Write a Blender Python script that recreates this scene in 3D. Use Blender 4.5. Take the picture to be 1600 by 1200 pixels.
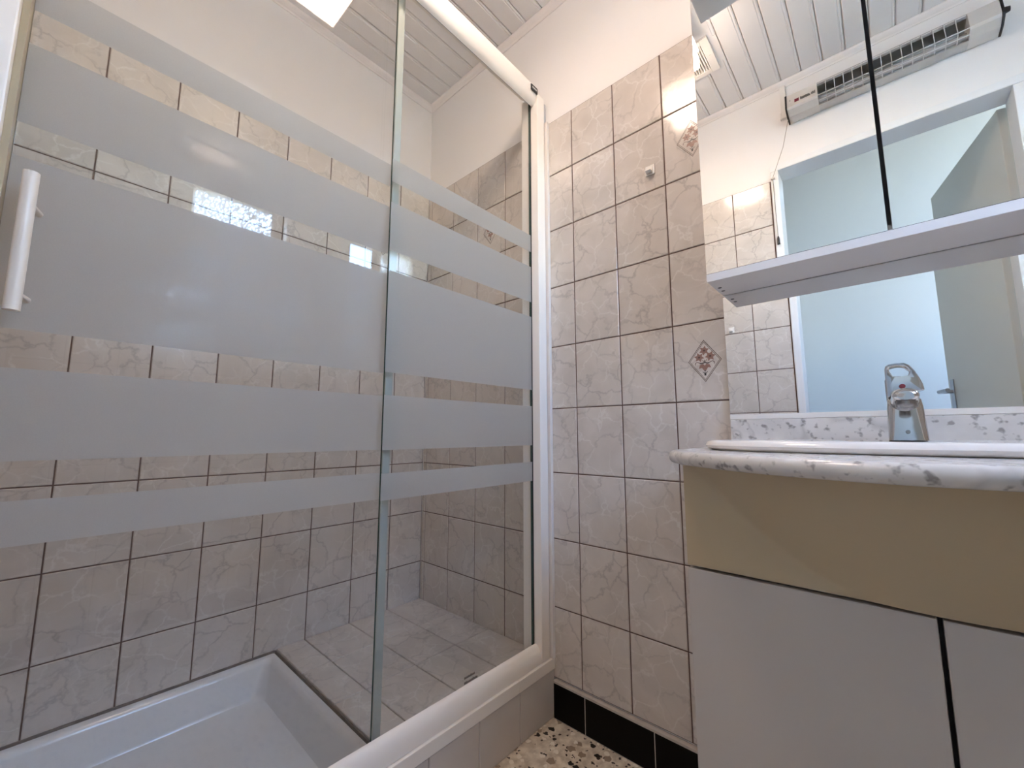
import bpy, bmesh, math, random
from mathutils import Vector, Matrix
for o in list(bpy.data.objects):
    bpy.data.objects.remove(o)
SC = bpy.context.scene
COL = SC.collection
random.seed(7)

# ------------------------------------------------------------------ camera
CAMP = Vector((-1.0679, -1.4706, 0.8246))
YAW, PITCH, ROLL, FPX = 0.8377, 0.1213, -0.0009, 642.77
fw = Vector((math.cos(PITCH)*math.sin(YAW), math.cos(PITCH)*math.cos(YAW), math.sin(PITCH)))
r0 = Vector((math.cos(YAW), -math.sin(YAW), 0)); u0 = r0.cross(fw)
rt = r0*math.cos(ROLL) + u0*math.sin(ROLL); up = -r0*math.sin(ROLL) + u0*math.cos(ROLL)
cd = bpy.data.cameras.new('camera'); cam = bpy.data.objects.new('camera', cd); COL.objects.link(cam)
cd.sensor_fit = 'HORIZONTAL'; cd.sensor_width = 36; cd.lens = FPX/1600*36
cd.clip_start = 0.01; cd.clip_end = 200
m = Matrix.Identity(4)
for i in range(3):
    m[i][0] = rt[i]; m[i][1] = up[i]; m[i][2] = -fw[i]; m[i][3] = CAMP[i]
cam.matrix_world = m
SC.camera = cam

# ------------------------------------------------------------------ world, exposure
W = bpy.data.worlds.new('world'); SC.world = W; W.use_nodes = True
wn = W.node_tree.nodes; wl = W.node_tree.links
sky = wn.new('ShaderNodeTexSky'); sky.sky_type = 'NISHITA'; sky.sun_disc = False
sky.sun_elevation = math.radians(38); sky.sun_rotation = math.radians(120); sky.ozone_density = 3; sky.dust_density = .3
wn['Background'].inputs['Strength'].default_value = 6.2
wl.new(sky.outputs[0], wn['Background'].inputs['Color'])
vs = SC.view_settings
vs.view_transform = 'Standard'; vs.look = 'None'; vs.gamma = 1; vs.use_curve_mapping = False
vs.exposure = 1.0
SC.cycles.max_bounces = 14; SC.cycles.diffuse_bounces = 8; SC.cycles.glossy_bounces = 6; SC.cycles.transparent_max_bounces = 24
LAMP_E = 44.0      # underside of the lamp glass; its ribbed sides give off less
def portal(name, loc, rot, sx, sy):
    l = bpy.data.lights.new(name, 'AREA'); l.shape = 'RECTANGLE'; l.size = sx; l.size_y = sy
    l.cycles.is_portal = True
    o = bpy.data.objects.new(name, l); COL.objects.link(o); o.location = loc; o.rotation_euler = rot
portal('window_rear_offscreen', (-.535, -2.26, 1.68), (math.radians(90), 0, 0), .46, .76)
portal('window_hall_offscreen', (-1.865, -3.59, 2.1), (math.radians(90), 0, 0), .31, 1.4)

# ------------------------------------------------------------------ materials
MATS = {}
def newmat(n):
    mt = bpy.data.materials.new(n); mt.use_nodes = True; MATS[n] = mt
    nt = mt.node_tree; nt.nodes.clear(); out = nt.nodes.new('ShaderNodeOutputMaterial')
    return mt, nt, out
def pb(n, col, rough=.5, metal=0, spec=.5, coat=0, noise=0, nscale=30, bump=0, bscale=60, trans=0, rvar=0):
    mt, nt, out = newmat(n); N = nt.nodes; L = nt.links
    b = N.new('ShaderNodeBsdfPrincipled'); L.new(b.outputs[0], out.inputs[0])
    b.inputs['Base Color'].default_value = (*col, 1); b.inputs['Roughness'].default_value = rough
    b.inputs['Metallic'].default_value = metal; b.inputs['Specular IOR Level'].default_value = spec
    b.inputs['Coat Weight'].default_value = coat; b.inputs['Coat Roughness'].default_value = .08
    tc = N.new('ShaderNodeTexCoord')
    nz = N.new('ShaderNodeTexNoise'); nz.inputs['Scale'].default_value = nscale; nz.inputs['Detail'].default_value = 4
    L.new(tc.outputs['Object'], nz.inputs['Vector'])
    mx = N.new('ShaderNodeMix'); mx.data_type = 'RGBA'
    mx.inputs[6].default_value = (*[c*(1-noise) for c in col], 1); mx.inputs[7].default_value = (*[min(1, c*(1+noise)) for c in col], 1)
    L.new(nz.outputs['Fac'], mx.inputs[0]); L.new(mx.outputs[2], b.inputs['Base Color'])
    if bump:
        n2 = N.new('ShaderNodeTexNoise'); n2.inputs['Scale'].default_value = bscale; n2.inputs['Detail'].default_value = 3
        L.new(tc.outputs['Object'], n2.inputs['Vector'])
        bp = N.new('ShaderNodeBump'); bp.inputs['Strength'].default_value = bump; bp.inputs['Distance'].default_value = .01
        L.new(n2.outputs['Fac'], bp.inputs['Height']); L.new(bp.outputs[0], b.inputs['Normal'])
    return mt
def ramp(N, stops, interp='LINEAR'):
    r = N.new('ShaderNodeValToRGB'); cr = r.color_ramp; cr.interpolation = interp
    cr.elements[0].position, cr.elements[0].color = stops[0][0], (*stops[0][1], 1)
    cr.elements[1].position, cr.elements[1].color = stops[-1][0], (*stops[-1][1], 1)
    for p, c in stops[1:-1]:
        e = cr.elements.new(p); e.color = (*c, 1)
    return r
def vein(N, L, vec, scale, width, dist, seed):
    ad = N.new('ShaderNodeVectorMath'); ad.operation = 'ADD'; ad.inputs[1].default_value = (seed, seed*1.7, seed*.3)
    L.new(vec, ad.inputs[0])
    nz = N.new('ShaderNodeTexNoise'); nz.inputs['Scale'].default_value = scale; nz.inputs['Detail'].default_value = 4
    nz.inputs['Roughness'].default_value = .55; nz.inputs['Distortion'].default_value = dist
    L.new(ad.outputs[0], nz.inputs['Vector'])
    s = N.new('ShaderNodeMath'); s.operation = 'SUBTRACT'; s.inputs[1].default_value = .5; L.new(nz.outputs['Fac'], s.inputs[0])
    a = N.new('ShaderNodeMath'); a.operation = 'ABSOLUTE'; L.new(s.outputs[0], a.inputs[0])
    r = ramp(N, [(0, (1, 1, 1)), (width, (0, 0, 0))]); L.new(a.outputs[0], r.inputs[0])
    return r.outputs[0]
def crack(N, L, vec, scale, width, warp, seed):
    nz = N.new('ShaderNodeTexNoise'); nz.inputs['Scale'].default_value = 16; nz.inputs['Detail'].default_value = 4; nz.inputs['Roughness'].default_value = .6; L.new(vec, nz.inputs['Vector'])
    ma = N.new('ShaderNodeVectorMath'); ma.operation = 'MULTIPLY_ADD'; ma.inputs[1].default_value = (warp, warp, warp)
    ad = N.new('ShaderNodeVectorMath'); ad.operation = 'ADD'; ad.inputs[1].default_value = (seed, seed*1.7, seed*.3); L.new(vec, ad.inputs[0])
    L.new(nz.outputs['Color'], ma.inputs[0]); L.new(ad.outputs[0], ma.inputs[2])
    vo = N.new('ShaderNodeTexVoronoi'); vo.feature = 'DISTANCE_TO_EDGE'; vo.inputs['Scale'].default_value = scale; L.new(ma.outputs[0], vo.inputs['Vector'])
    r = ramp(N, [(0, (1, 1, 1)), (width*.35, (.6, .6, .6)), (width, (0, 0, 0))]); L.new(vo.outputs['Distance'], r.inputs[0])
    return r.outputs[0]
def tilemat(n, base, low, dark, light, rough=.13, k=1.0):
    mt, nt, out = newmat(n); N = nt.nodes; L = nt.links
    b = N.new('ShaderNodeBsdfPrincipled'); L.new(b.outputs[0], out.inputs[0]); b.inputs['Roughness'].default_value = rough
    tc = N.new('ShaderNodeTexCoord'); oi = N.new('ShaderNodeObjectInfo')
    sc = N.new('ShaderNodeVectorMath'); sc.operation = 'MULTIPLY_ADD'; sc.inputs[1].default_value = (13, 29, 47)
    L.new(oi.outputs['Random'], sc.inputs[0]); L.new(tc.outputs['Object'], sc.inputs[2])
    vec = sc.outputs[0]
    nz = N.new('ShaderNodeTexNoise'); nz.inputs['Scale'].default_value = 9; nz.inputs['Detail'].default_value = 5; nz.inputs['Distortion'].default_value = .6
    L.new(vec, nz.inputs['Vector'])
    r = ramp(N, [(.3, low), (.68, base)]); L.new(nz.outputs['Fac'], r.inputs[0])
    v1 = crack(N, L, vec, 11*k, .05, .075, 3.1); v2 = crack(N, L, vec, 15*k, .045, .06, 8.7)
    # veins fade in and out
    fd = N.new('ShaderNodeTexNoise'); fd.inputs['Scale'].default_value = 11; L.new(vec, fd.inputs['Vector'])
    fr = ramp(N, [(.38, (.08, .08, .08)), (.62, (1, 1, 1))]); L.new(fd.outputs['Fac'], fr.inputs[0])
    f1 = N.new('ShaderNodeMath'); f1.operation = 'MULTIPLY'; L.new(v1, f1.inputs[0]); L.new(fr.outputs[0], f1.inputs[1])
    f1b = N.new('ShaderNodeMath'); f1b.operation = 'MULTIPLY'; f1b.inputs[1].default_value = .48; L.new(f1.outputs[0], f1b.inputs[0])
    iv = N.new('ShaderNodeMath'); iv.operation = 'SUBTRACT'; iv.inputs[0].default_value = 1; L.new(fr.outputs[0], iv.inputs[1])
    f2 = N.new('ShaderNodeMath'); f2.operation = 'MULTIPLY'; L.new(v2, f2.inputs[0]); L.new(iv.outputs[0], f2.inputs[1])
    f2b = N.new('ShaderNodeMath'); f2b.operation = 'MULTIPLY'; f2b.inputs[1].default_value = .55; L.new(f2.outputs[0], f2b.inputs[0])
    m1 = N.new('ShaderNodeMix'); m1.data_type = 'RGBA'; L.new(f1b.outputs[0], m1.inputs[0]); L.new(r.outputs[0], m1.inputs[6]); m1.inputs[7].default_value = (*dark, 1)
    m2 = N.new('ShaderNodeMix'); m2.data_type = 'RGBA'; L.new(f2b.outputs[0], m2.inputs[0]); L.new(m1.outputs[2], m2.inputs[6]); m2.inputs[7].default_value = (*light, 1)
    L.new(m2.outputs[2], b.inputs['Base Color'])
    n2 = N.new('ShaderNodeTexNoise'); n2.inputs['Scale'].default_value = 22; n2.inputs['Detail'].default_value = 2; L.new(vec, n2.inputs['Vector'])
    bp = N.new('ShaderNodeBump'); bp.inputs['Strength'].default_value = .12; bp.inputs['Distance'].default_value = .004
    L.new(n2.outputs['Fac'], bp.inputs['Height']); L.new(bp.outputs[0], b.inputs['Normal'])
    return mt
tilemat('tile', (.66, .60, .55), (.57, .515, .465), (.30, .27, .255), (.80, .77, .73))
tilemat('ledge_tile', (.66, .60, .55), (.57, .515, .465), (.30, .27, .255), (.80, .77, .73), .3)
pb('curb_tile', (.62, .57, .53), .25, noise=.06, nscale=12)
pb('grout', (.12, .07, .055), .85, noise=.25, nscale=90)
pb('ledge_grout', (.30, .26, .23), .85, noise=.3, nscale=60)
pb('plaster', (.84, .815, .795), .7, noise=.015, nscale=4, bump=.05, bscale=120)
pb('board', (.78, .755, .74), .45, noise=.02, nscale=6)
pb('board_gap', (.78, .755, .74), .6)
pb('crown', (.82, .77, .74), .45, noise=.02)
pb('black_tile', (.003, .003, .003), .35, spec=.12, noise=.1)
pb('mortar', (.50, .45, .40), .9, noise=.2, nscale=50)
pb('white_metal', (.88, .82, .755), .32, noise=.01)
pb('white_paint', (.80, .80, .80), .4, noise=.01)
pb('aluminium', (.55, .55, .57), .3, metal=.7, noise=.05)
pb('brass_frame', (.40, .33, .22), .4, metal=.2, noise=.05)
pb('handle_cream', (.74, .66, .57), .3, noise=.01)
pb('seal', (.42, .44, .40), .3, noise=.05)
pb('tray', (.74, .74, .75), .16, noise=.02, nscale=8)
pb('caulk', (.20, .165, .145), .8, noise=.5, nscale=40)
pb('white_caulk', (.78, .73, .69), .6, noise=.04)
pb('mirror', (.90, .91, .905), .0, metal=1)
pb('mirror_edge', (.02, .025, .022), .15)
pb('laminate', (.72, .69, .67), .45, noise=.01)
pb('laminate_edge', (.72, .69, .67), .4, noise=.01)
pb('dark', (.012, .012, .014), .5)
pb('porcelain', (.84, .80, .76), .08, noise=.01, coat=.5)
pb('cream_gloss', (.54, .44, .295), .16, noise=.02, nscale=5)
pb('grey_gloss', (.58, .535, .50), .2, noise=.015, nscale=5)
pb('chrome', (.60, .59, .58), .1, metal=1, noise=.06, nscale=25)
pb('chrome_dark', (.30, .29, .28), .25, metal=1)
pb('red', (.14, .004, .02), .4)
pb('print_brown', (.09, .05, .04), .4, noise=.2, nscale=300)
pb('print_rose', (.27, .145, .115), .4, noise=.25, nscale=260)
pb('print_dark', (.03, .03, .03), .4)
pb('plastic_white', (.80, .77, .73), .35, noise=.01)
pb('heater_body', (.58, .54, .50), .4, noise=.04, nscale=60)
pb('reflector', (.50, .50, .49), .3, metal=1, noise=.15, nscale=20)
pb('quartz', (.45, .43, .42), .2, noise=.1)
pb('wire', (.62, .60, .58), .35, metal=.6)
pb('cord', (.33, .29, .25), .8)
pb('door_paint', (.62, .62, .57), .4, noise=.01)
pb('hall_wall', (.74, .74, .735), .7, noise=.01)
pb('hall_floor', (.36, .35, .34), .4, noise=.2)
pb('steel', (.42, .43, .45), .3, metal=1)
pb('bark', (.10, .07, .05), .9, noise=.3)
pb('needles', (.035, .06, .03), .8, noise=.5, nscale=8)
pb('grass', (.08, .12, .04), .9, noise=.4, nscale=3)
def marble(n, base, spot, vcol, vk=.4):
    mt, nt, out = newmat(n); N = nt.nodes; L = nt.links
    b = N.new('ShaderNodeBsdfPrincipled'); L.new(b.outputs[0], out.inputs[0]); b.inputs['Roughness'].default_value = .16
    tc = N.new('ShaderNodeTexCoord'); vec = tc.outputs['Object']
    nz = N.new('ShaderNodeTexNoise'); nz.inputs['Scale'].default_value = 12; nz.inputs['Detail'].default_value = 6; L.new(vec, nz.inputs['Vector'])
    r = ramp(N, [(.3, tuple(c*.80 for c in base)), (.6, base)]); L.new(nz.outputs['Fac'], r.inputs[0])
    v1 = vein(N, L, vec, 3.2, .018, .6, 2.2)
    vo = N.new('ShaderNodeTexNoise'); vo.inputs['Scale'].default_value = 78; vo.inputs['Detail'].default_value = 2; L.new(vec, vo.inputs['Vector'])
    sr = ramp(N, [(.58, (0, 0, 0)), (.69, (1, 1, 1))]); L.new(vo.outputs['Fac'], sr.inputs[0])
    f = N.new('ShaderNodeMath'); f.operation = 'MULTIPLY'; f.inputs[1].default_value = vk; L.new(v1, f.inputs[0])
    m1 = N.new('ShaderNodeMix'); m1.data_type = 'RGBA'; L.new(f.outputs[0], m1.inputs[0]); L.new(r.outputs[0], m1.inputs[6]); m1.inputs[7].default_value = (*vcol, 1)
    f2 = N.new('ShaderNodeMath'); f2.operation = 'MULTIPLY'; f2.inputs[1].default_value = .75; L.new(sr.outputs[0], f2.inputs[0])
    m2 = N.new('ShaderNodeMix'); m2.data_type = 'RGBA'; L.new(f2.outputs[0], m2.inputs[0]); L.new(m1.outputs[2], m2.inputs[6]); m2.inputs[7].default_value = (*spot, 1)
    L.new(m2.outputs[2], b.inputs['Base Color'])
marble('marble', (.74, .71, .68), (.20, .18, .17), (.34, .32, .31))
def terrazzo():
    mt, nt, out = newmat('terrazzo'); N = nt.nodes; L = nt.links
    b = N.new('ShaderNodeBsdfPrincipled'); L.new(b.outputs[0], out.inputs[0]); b.inputs['Roughness'].default_value = .4
    tc = N.new('ShaderNodeTexCoord'); prev = None
    nz = N.new('ShaderNodeTexNoise'); nz.inputs['Scale'].default_value = 40; nz.inputs['Detail'].default_value = 5; L.new(tc.outputs['Object'], nz.inputs['Vector'])
    r = ramp(N, [(.35, (.52, .43, .33)), (.65, (.78, .69, .56))]); L.new(nz.outputs['Fac'], r.inputs[0]); prev = r.outputs[0]
    wd = N.new('ShaderNodeTexNoise'); wd.inputs['Scale'].default_value = 90; L.new(tc.outputs['Object'], wd.inputs['Vector'])
    wm = N.new('ShaderNodeVectorMath'); wm.operation = 'MULTIPLY_ADD'; wm.inputs[1].default_value = (.014, .014, 0)
    L.new(wd.outputs['Color'], wm.inputs[0]); L.new(tc.outputs['Object'], wm.inputs[2])
    for s, th, c, thr in ((46, .34, (.02, .015, .01), .72), (85, .34, (.05, .035, .025), .62), (30, .36, (.33, .25, .18), .74), (50, .36, (.82, .75, .64), .6)):
        vo = N.new('ShaderNodeTexVoronoi'); vo.inputs['Scale'].default_value = s; L.new(wm.outputs[0], vo.inputs['Vector'])
        a = ramp(N, [(th-.03, (1, 1, 1)), (th, (0, 0, 0))]); L.new(vo.outputs['Distance'], a.inputs[0])
        sp = N.new('ShaderNodeSeparateColor'); L.new(vo.outputs['Color'], sp.inputs[0])
        g = N.new('ShaderNodeMath'); g.operation = 'GREATER_THAN'; g.inputs[1].default_value = thr; L.new(sp.outputs[0], g.inputs[0])
        mu = N.new('ShaderNodeMath'); mu.operation = 'MULTIPLY'; L.new(a.outputs[0], mu.inputs[0]); L.new(g.outputs[0], mu.inputs[1])
        mm = N.new('ShaderNodeMix'); mm.data_type = 'RGBA'; L.new(mu.outputs[0], mm.inputs[0]); L.new(prev, mm.inputs[6]); mm.inputs[7].default_value = (*c, 1)
        prev = mm.outputs[2]
    L.new(prev, b.inputs['Base Color'])
terrazzo()
def glassmat():
    mt, nt, out = newmat('clear_glass'); N = nt.nodes; L = nt.links
    t = N.new('ShaderNodeBsdfTransparent'); t.inputs[0].default_value = (.985, .99, .985, 1)
    g = N.new('ShaderNodeBsdfGlossy'); g.inputs['Roughness'].default_value = 0
    lw = N.new('ShaderNodeLayerWeight'); lw.inputs[0].default_value = .5     # Schlick reflectance of a pane face
    p5 = N.new('ShaderNodeMath'); p5.operation = 'POWER'; p5.inputs[1].default_value = 5; L.new(lw.outputs['Facing'], p5.inputs[0])
    f = N.new('ShaderNodeMath'); f.operation = 'MULTIPLY_ADD'; f.inputs[1].default_value = .9; f.inputs[2].default_value = .04; L.new(p5.outputs[0], f.inputs[0])
    x = N.new('ShaderNodeMixShader'); L.new(f.outputs[0], x.inputs[0]); L.new(t.outputs[0], x.inputs[1]); L.new(g.outputs[0], x.inputs[2])
    L.new(x.outputs[0], out.inputs[0])
    mt, nt, out = newmat('frosted'); N = nt.nodes; L = nt.links
    t = N.new('ShaderNodeBsdfTransparent'); tl = N.new('ShaderNodeBsdfTranslucent'); d = N.new('ShaderNodeBsdfDiffuse')
    nz = N.new('ShaderNodeTexNoise'); nz.inputs['Scale'].default_value = 700
    tc = N.new('ShaderNodeTexCoord'); L.new(tc.outputs['Object'], nz.inputs['Vector'])
    r = ramp(N, [(0, (.69, .68, .655)), (1, (.77, .76, .735))]); L.new(nz.outputs['Fac'], r.inputs[0])
    L.new(r.outputs[0], tl.inputs[0]); L.new(r.outputs[0], d.inputs[0])
    a = N.new('ShaderNodeMixShader'); a.inputs[0].default_value = .26; L.new(tl.outputs[0], a.inputs[1]); L.new(d.outputs[0], a.inputs[2])
    b = N.new('ShaderNodeMixShader'); b.inputs[0].default_value = .865; L.new(t.outputs[0], b.inputs[1]); L.new(a.outputs[0], b.inputs[2])
    L.new(b.outputs[0], out.inputs[0])
    # pebbled window glass
    mt, nt, out = newmat('pebble_glass'); N = nt.nodes; L = nt.links
    tc = N.new('ShaderNodeTexCoord')
    vo = N.new('ShaderNodeTexNoise'); vo.inputs['Scale'].default_value = 95; vo.inputs['Detail'].default_value = 2; L.new(tc.outputs['Object'], vo.inputs['Vector'])
    r = ramp(N, [(.50, (0, 0, 0)), (.57, (1, 1, 1))]); L.new(vo.outputs['Fac'], r.inputs[0])
    t = N.new('ShaderNodeBsdfTransparent'); t.inputs[0].default_value = (.95, .97, 1, 1)
    tl = N.new('ShaderNodeBsdfTranslucent'); tl.inputs[0].default_value = (.60, .62, .60, 1)
    x = N.new('ShaderNodeMixShader'); L.new(r.outputs[0], x.inputs[0]); L.new(tl.outputs[0], x.inputs[1]); L.new(t.outputs[0], x.inputs[2])
    L.new(x.outputs[0], out.inputs[0])
    pb('glass_edge', (.03, .07, .055), .1)
    # lit ribbed lamp glass
    mt, nt, out = newmat('lamp_glass'); N = nt.nodes; L = nt.links
    tc = N.new('ShaderNodeTexCoord'); nz = N.new('ShaderNodeTexNoise'); nz.inputs['Scale'].default_value = 60; L.new(tc.outputs['Object'], nz.inputs['Vector'])
    r = ramp(N, [(.35, (.55, .41, .32)), (.62, (1, .79, .64))]); L.new(nz.outputs['Fac'], r.inputs[0])
    e = N.new('ShaderNodeEmission'); e.inputs['Strength'].default_value = LAMP_E; L.new(r.outputs[0], e.inputs[0])
    L.new(e.outputs[0], out.inputs[0])
    ms = mt.copy(); MATS['lamp_side'] = ms
    for n_ in ms.node_tree.nodes:
        if n_.type == 'EMISSION': n_.inputs['Strength'].default_value = LAMP_E*.28
glassmat()
M = MATS

# ------------------------------------------------------------------ mesh helpers
ORG = {}
class MB:
    def __init__(s): s.v = []; s.f = []; s.m = []; s.mi = 0
    def add(s, vs, fs):
        b = len(s.v); s.v += [tuple(v) for v in vs]
        for f in fs: s.f.append([b+i for i in f]); s.m.append(s.mi)
        return s
    def box(s, x0, x1, y0, y1, z0, z1):
        x0, x1 = sorted((x0, x1)); y0, y1 = sorted((y0, y1)); z0, z1 = sorted((z0, z1))
        return s.add([(x, y, z) for x in (x0, x1) for y in (y0, y1) for z in (z0, z1)],
                     [(0, 1, 3, 2), (4, 6, 7, 5), (0, 4, 5, 1), (2, 3, 7, 6), (0, 2, 6, 4), (1, 5, 7, 3)])
    def tube(s, pts, r, n=12, cap=True):
        pts = [Vector(p) for p in pts]; rs = r if isinstance(r, (list, tuple)) else [r]*len(pts)
        rings = []; ref = None
        for i, p in enumerate(pts):
            d = (pts[min(i+1, len(pts)-1)] - pts[max(i-1, 0)]).normalized()
            if ref is None: ref = Vector((0, 0, 1)) if abs(d.z) < .9 else Vector((1, 0, 0))
            a = d.cross(ref).normalized(); b = a.cross(d).normalized(); ref = b
            rings.append([p + (a*math.cos(t) + b*math.sin(t))*rs[i] for t in [2*math.pi*k/n for k in range(n)]])
        return s.loft(rings, cap)
    def loft(s, rings, cap=True, closed=True):
        n = len(rings[0]); vs = [p for r in rings for p in r]; fs = []
        for i in range(len(rings)-1):
            for k in range(n if closed else n-1):
                k2 = (k+1) % n; fs.append((i*n+k, i*n+k2, (i+1)*n+k2, (i+1)*n+k))
        if cap: fs.append(tuple(range(n))[::-1]); fs.append(tuple(range((len(rings)-1)*n, len(rings)*n)))
        return s.add(vs, fs)
    def prism(s, prof, axis, a, b):  # profile of 2D points extruded along axis from a to b
        def P(p, t):
            return {'x': (t, p[0], p[1]), 'y': (p[0], t, p[1]), 'z': (p[0], p[1], t)}[axis]
        return s.loft([[P(p, a) for p in prof], [P(p, b) for p in prof]])
    def build(s, name, mat, parent=None, bevel=0, smooth=False, seg=2, org=None, angle=40):
        o0 = Vector(org) if org else (ORG[parent.name] if parent else Vector((0, 0, 0)))
        me = bpy.data.meshes.new(name)
        me.from_pydata([tuple(Vector(v)-o0) for v in s.v], [], s.f)
        mats = mat if isinstance(mat, (list, tuple)) else [mat]
        for q in mats: me.materials.append(M[q])
        for p, mi in zip(me.polygons, s.m): p.material_index = mi
        bm = bmesh.new(); bm.from_mesh(me)
        bmesh.ops.recalc_face_normals(bm, faces=bm.faces)
        if bevel:
            es = [e for e in bm.edges if len(e.link_faces) == 2 and e.calc_face_angle(0) > math.radians(angle)]
            bmesh.ops.bevel(bm, geom=es, offset=bevel, segments=seg, affect='EDGES', profile=.6, clamp_overlap=True)
        bm.to_mesh(me); bm.free()
        if smooth:
            for p in me.polygons: p.use_smooth = True
            try: me.set_sharp_from_angle(angle=math.radians(38))
            except Exception: pass
        o = bpy.data.objects.new(name, me); COL.objects.link(o)
        if parent:
            o.parent = parent
            if org: o.location = o0 - ORG[parent.name]
        else: o.location = o0
        ORG[o.name] = o0
        return o
def thing(name, label, cat, loc, group=None):
    o = bpy.data.objects.new(name, None); COL.objects.link(o); o.location = loc; o.empty_display_size = .05
    ORG[o.name] = Vector(loc); return tag(o, label, cat, group)
def tag(o, label, cat, group=None):
    o['label'] = label; o['category'] = cat
    if group: o['group'] = group
    return o
def struct(o, label=None, cat=None):
    o['kind'] = 'structure'
    if label: o['label'] = label
    if cat: o['category'] = cat
    return o
def B(*a): return MB().box(*a)

# tiles: shared mesh per size, local axes u (width), v (height), n (outward)
TM = {}
def tilemesh(w, h, t, mat, ch=.0016):
    k = (round(w, 4), round(h, 4), t, mat)
    if k in TM: return TM[k]
    g = MB(); a, b = w/2, h/2
    r1 = [(-a, -b, -t), (a, -b, -t), (a, b, -t), (-a, b, -t)]; r2 = [(x, y, -ch) for x, y, _ in r1]
    r3 = [(math.copysign(a-ch, x), math.copysign(b-ch, y), 0) for x, y, _ in r1]
    g.loft([r1, r2, r3])
    me = bpy.data.meshes.new('tile'); me.from_pydata(g.v, [], g.f); me.materials.append(M[mat]); me.update()
    bm = bmesh.new(); bm.from_mesh(me); bmesh.ops.recalc_face_normals(bm, faces=bm.faces); bm.to_mesh(me); bm.free()
    TM[k] = me; return me
def puttile(name, parent, c, u, v, w, h, mat, t=.006, gap=.003):
    o = bpy.data.objects.new(name, tilemesh(w-gap, h-gap, t, mat)); COL.objects.link(o); o.parent = parent
    u = Vector(u); v = Vector(v); n = u.cross(v)
    mw = Matrix((( u.x, v.x, n.x, c[0]), (u.y, v.y, n.y, c[1]), (u.z, v.z, n.z, c[2]), (0, 0, 0, 1)))
    mw.translation = Vector(c) - ORG[parent.name]
    o.matrix_local = mw; ORG[o.name] = Vector(c); return o
def spans(edges, lo, hi):
    e = [lo] + [x for x in edges if lo+.004 < x < hi-.004] + [hi]
    return list(zip(e[:-1], e[1:]))

# ------------------------------------------------------------------ room shell
XW = -1.206; YR = -2.10; ZC = 2.36; TOP = 1.905; TW = .1509; TH = .2; Z0 = .105
fl = B(XW-.10, .05, YR-.05, .05, -.06, 0).build('floor', 'terrazzo'); struct(fl, 'beige terrazzo bathroom floor with dark stone chips', 'floor')
wr = B(.005, .12, YR-.16, .12, -.06, 2.5).build('wall_right', 'plaster'); struct(wr, 'bathroom wall behind the vanity, marbled tiles below white plaster', 'wall')
wl_ = B(XW-.10, .0048, .005, .12, -.06, 2.5).build('wall_left', 'plaster'); struct(wl_, 'long shower wall of marbled tiles below white plaster', 'wall')
JL, JR_, HEAD = -1.217, -1.875, 1.962       # door opening
g = MB(); g.box(XW-.10, XW-.005, .0048, JL+.03, 0, 2.5); g.box(XW-.10, XW-.005, JR_-.03, YR, 0, 2.5); g.box(XW-.10, XW-.005, JL+.03, JR_-.03, HEAD+.03, 2.5)
wf = g.build('wall_front', 'plaster'); struct(wf, 'wall with the doorway, seen in the mirror', 'wall')
WX0, WX1, WZ0, WZ1 = -.7606, -.3079, 1.305, 2.06
g = MB(); y0, y1 = YR-.16, YR-.005
g.box(XW-.1, WX0, y0, y1, -.06, 2.5); g.box(WX1, .0048, y0, y1, -.06, 2.5); g.box(WX0, WX1, y0, y1, -.06, WZ0); g.box(WX0, WX1, y0, y1, WZ1, 2.5)
wb = g.build('wall_rear', 'plaster'); struct(wb, 'wall with the small window opposite the shower', 'wall')
# grout beds
def bed(parent, *a): return B(*a).build('grout_bed', 'grout', parent)
bed(wr, .0022, .0046, YR+.002, -.001, Z0, TOP); bed(wl_, XW+.001, -.0001, .0022, .0046, .12, TOP)
bed(wf, XW-.0046, XW-.0022, -.001, -1.186, .02, 1.926); bed(wb, XW+.001, -.0001, YR-.0046, YR-.0022, .02, WZ0); 
rowsR = [Z0+TH*k for k in range(10)]
MOTIF = []
ycols = [-(.7751+TW*i) for i in range(-6, 10)]
for a, b in spans(sorted(ycols), YR, -.0005):
    for k in range(9):
        if a > -.66 and rowsR[k+1] < .17: continue
        za, zb = rowsR[k], rowsR[k+1]
        t = puttile('wall_tile', wr, (0, (a+b)/2, (za+zb)/2), (0, -1, 0), (0, 0, 1), b-a, zb-za, 'tile')
        cy = (a+b)/2
        if (abs(cy+1.152) < .01 and k in (4, 7)) or (abs(cy+.397) < .01 and k == 7): MOTIF.append((t, 'R'))
xcols = [-(.4519+TW*i) for i in range(-2, 6)]
for a, b in spans(sorted(xcols), XW+.0005, -.0005):
    for k in range(9):
        za, zb = rowsR[k], rowsR[k+1]
        t = puttile('wall_tile', wl_, ((a+b)/2, 0, (za+zb)/2), (1, 0, 0), (0, 0, 1), b-a, zb-za, 'tile')
        if abs((a+b)/2+.226) < .01 and k == 7: MOTIF.append((t, 'B'))
fcols = [-1.184+TW*i for i in range(0, 9)]
for a, b in spans(fcols, -1.184, -.0005):
    for k in range(10):
        za = max(.02, .126-TH+TH*k); zb = .126+TH*k
        if zb > 1.93: continue
        puttile('wall_tile', wf, (XW, (a+b)/2, (za+zb)/2), (0, 1, 0), (0, 0, 1), b-a, zb-za, 'tile')
for a, b in spans([WX0+TW*i for i in range(-3, 6)], XW+.0005, -.0005):
    for k in range(9):
        za, zb = rowsR[k], rowsR[k+1]
        if za > WZ0-.01 and WX0-.01 < (a+b)/2 < WX1+.01: continue
        puttile('wall_tile', wb, ((a+b)/2, YR, (za+zb)/2), (-1, 0, 0), (0, 0, 1), b-a, zb-za, 'tile')
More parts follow.
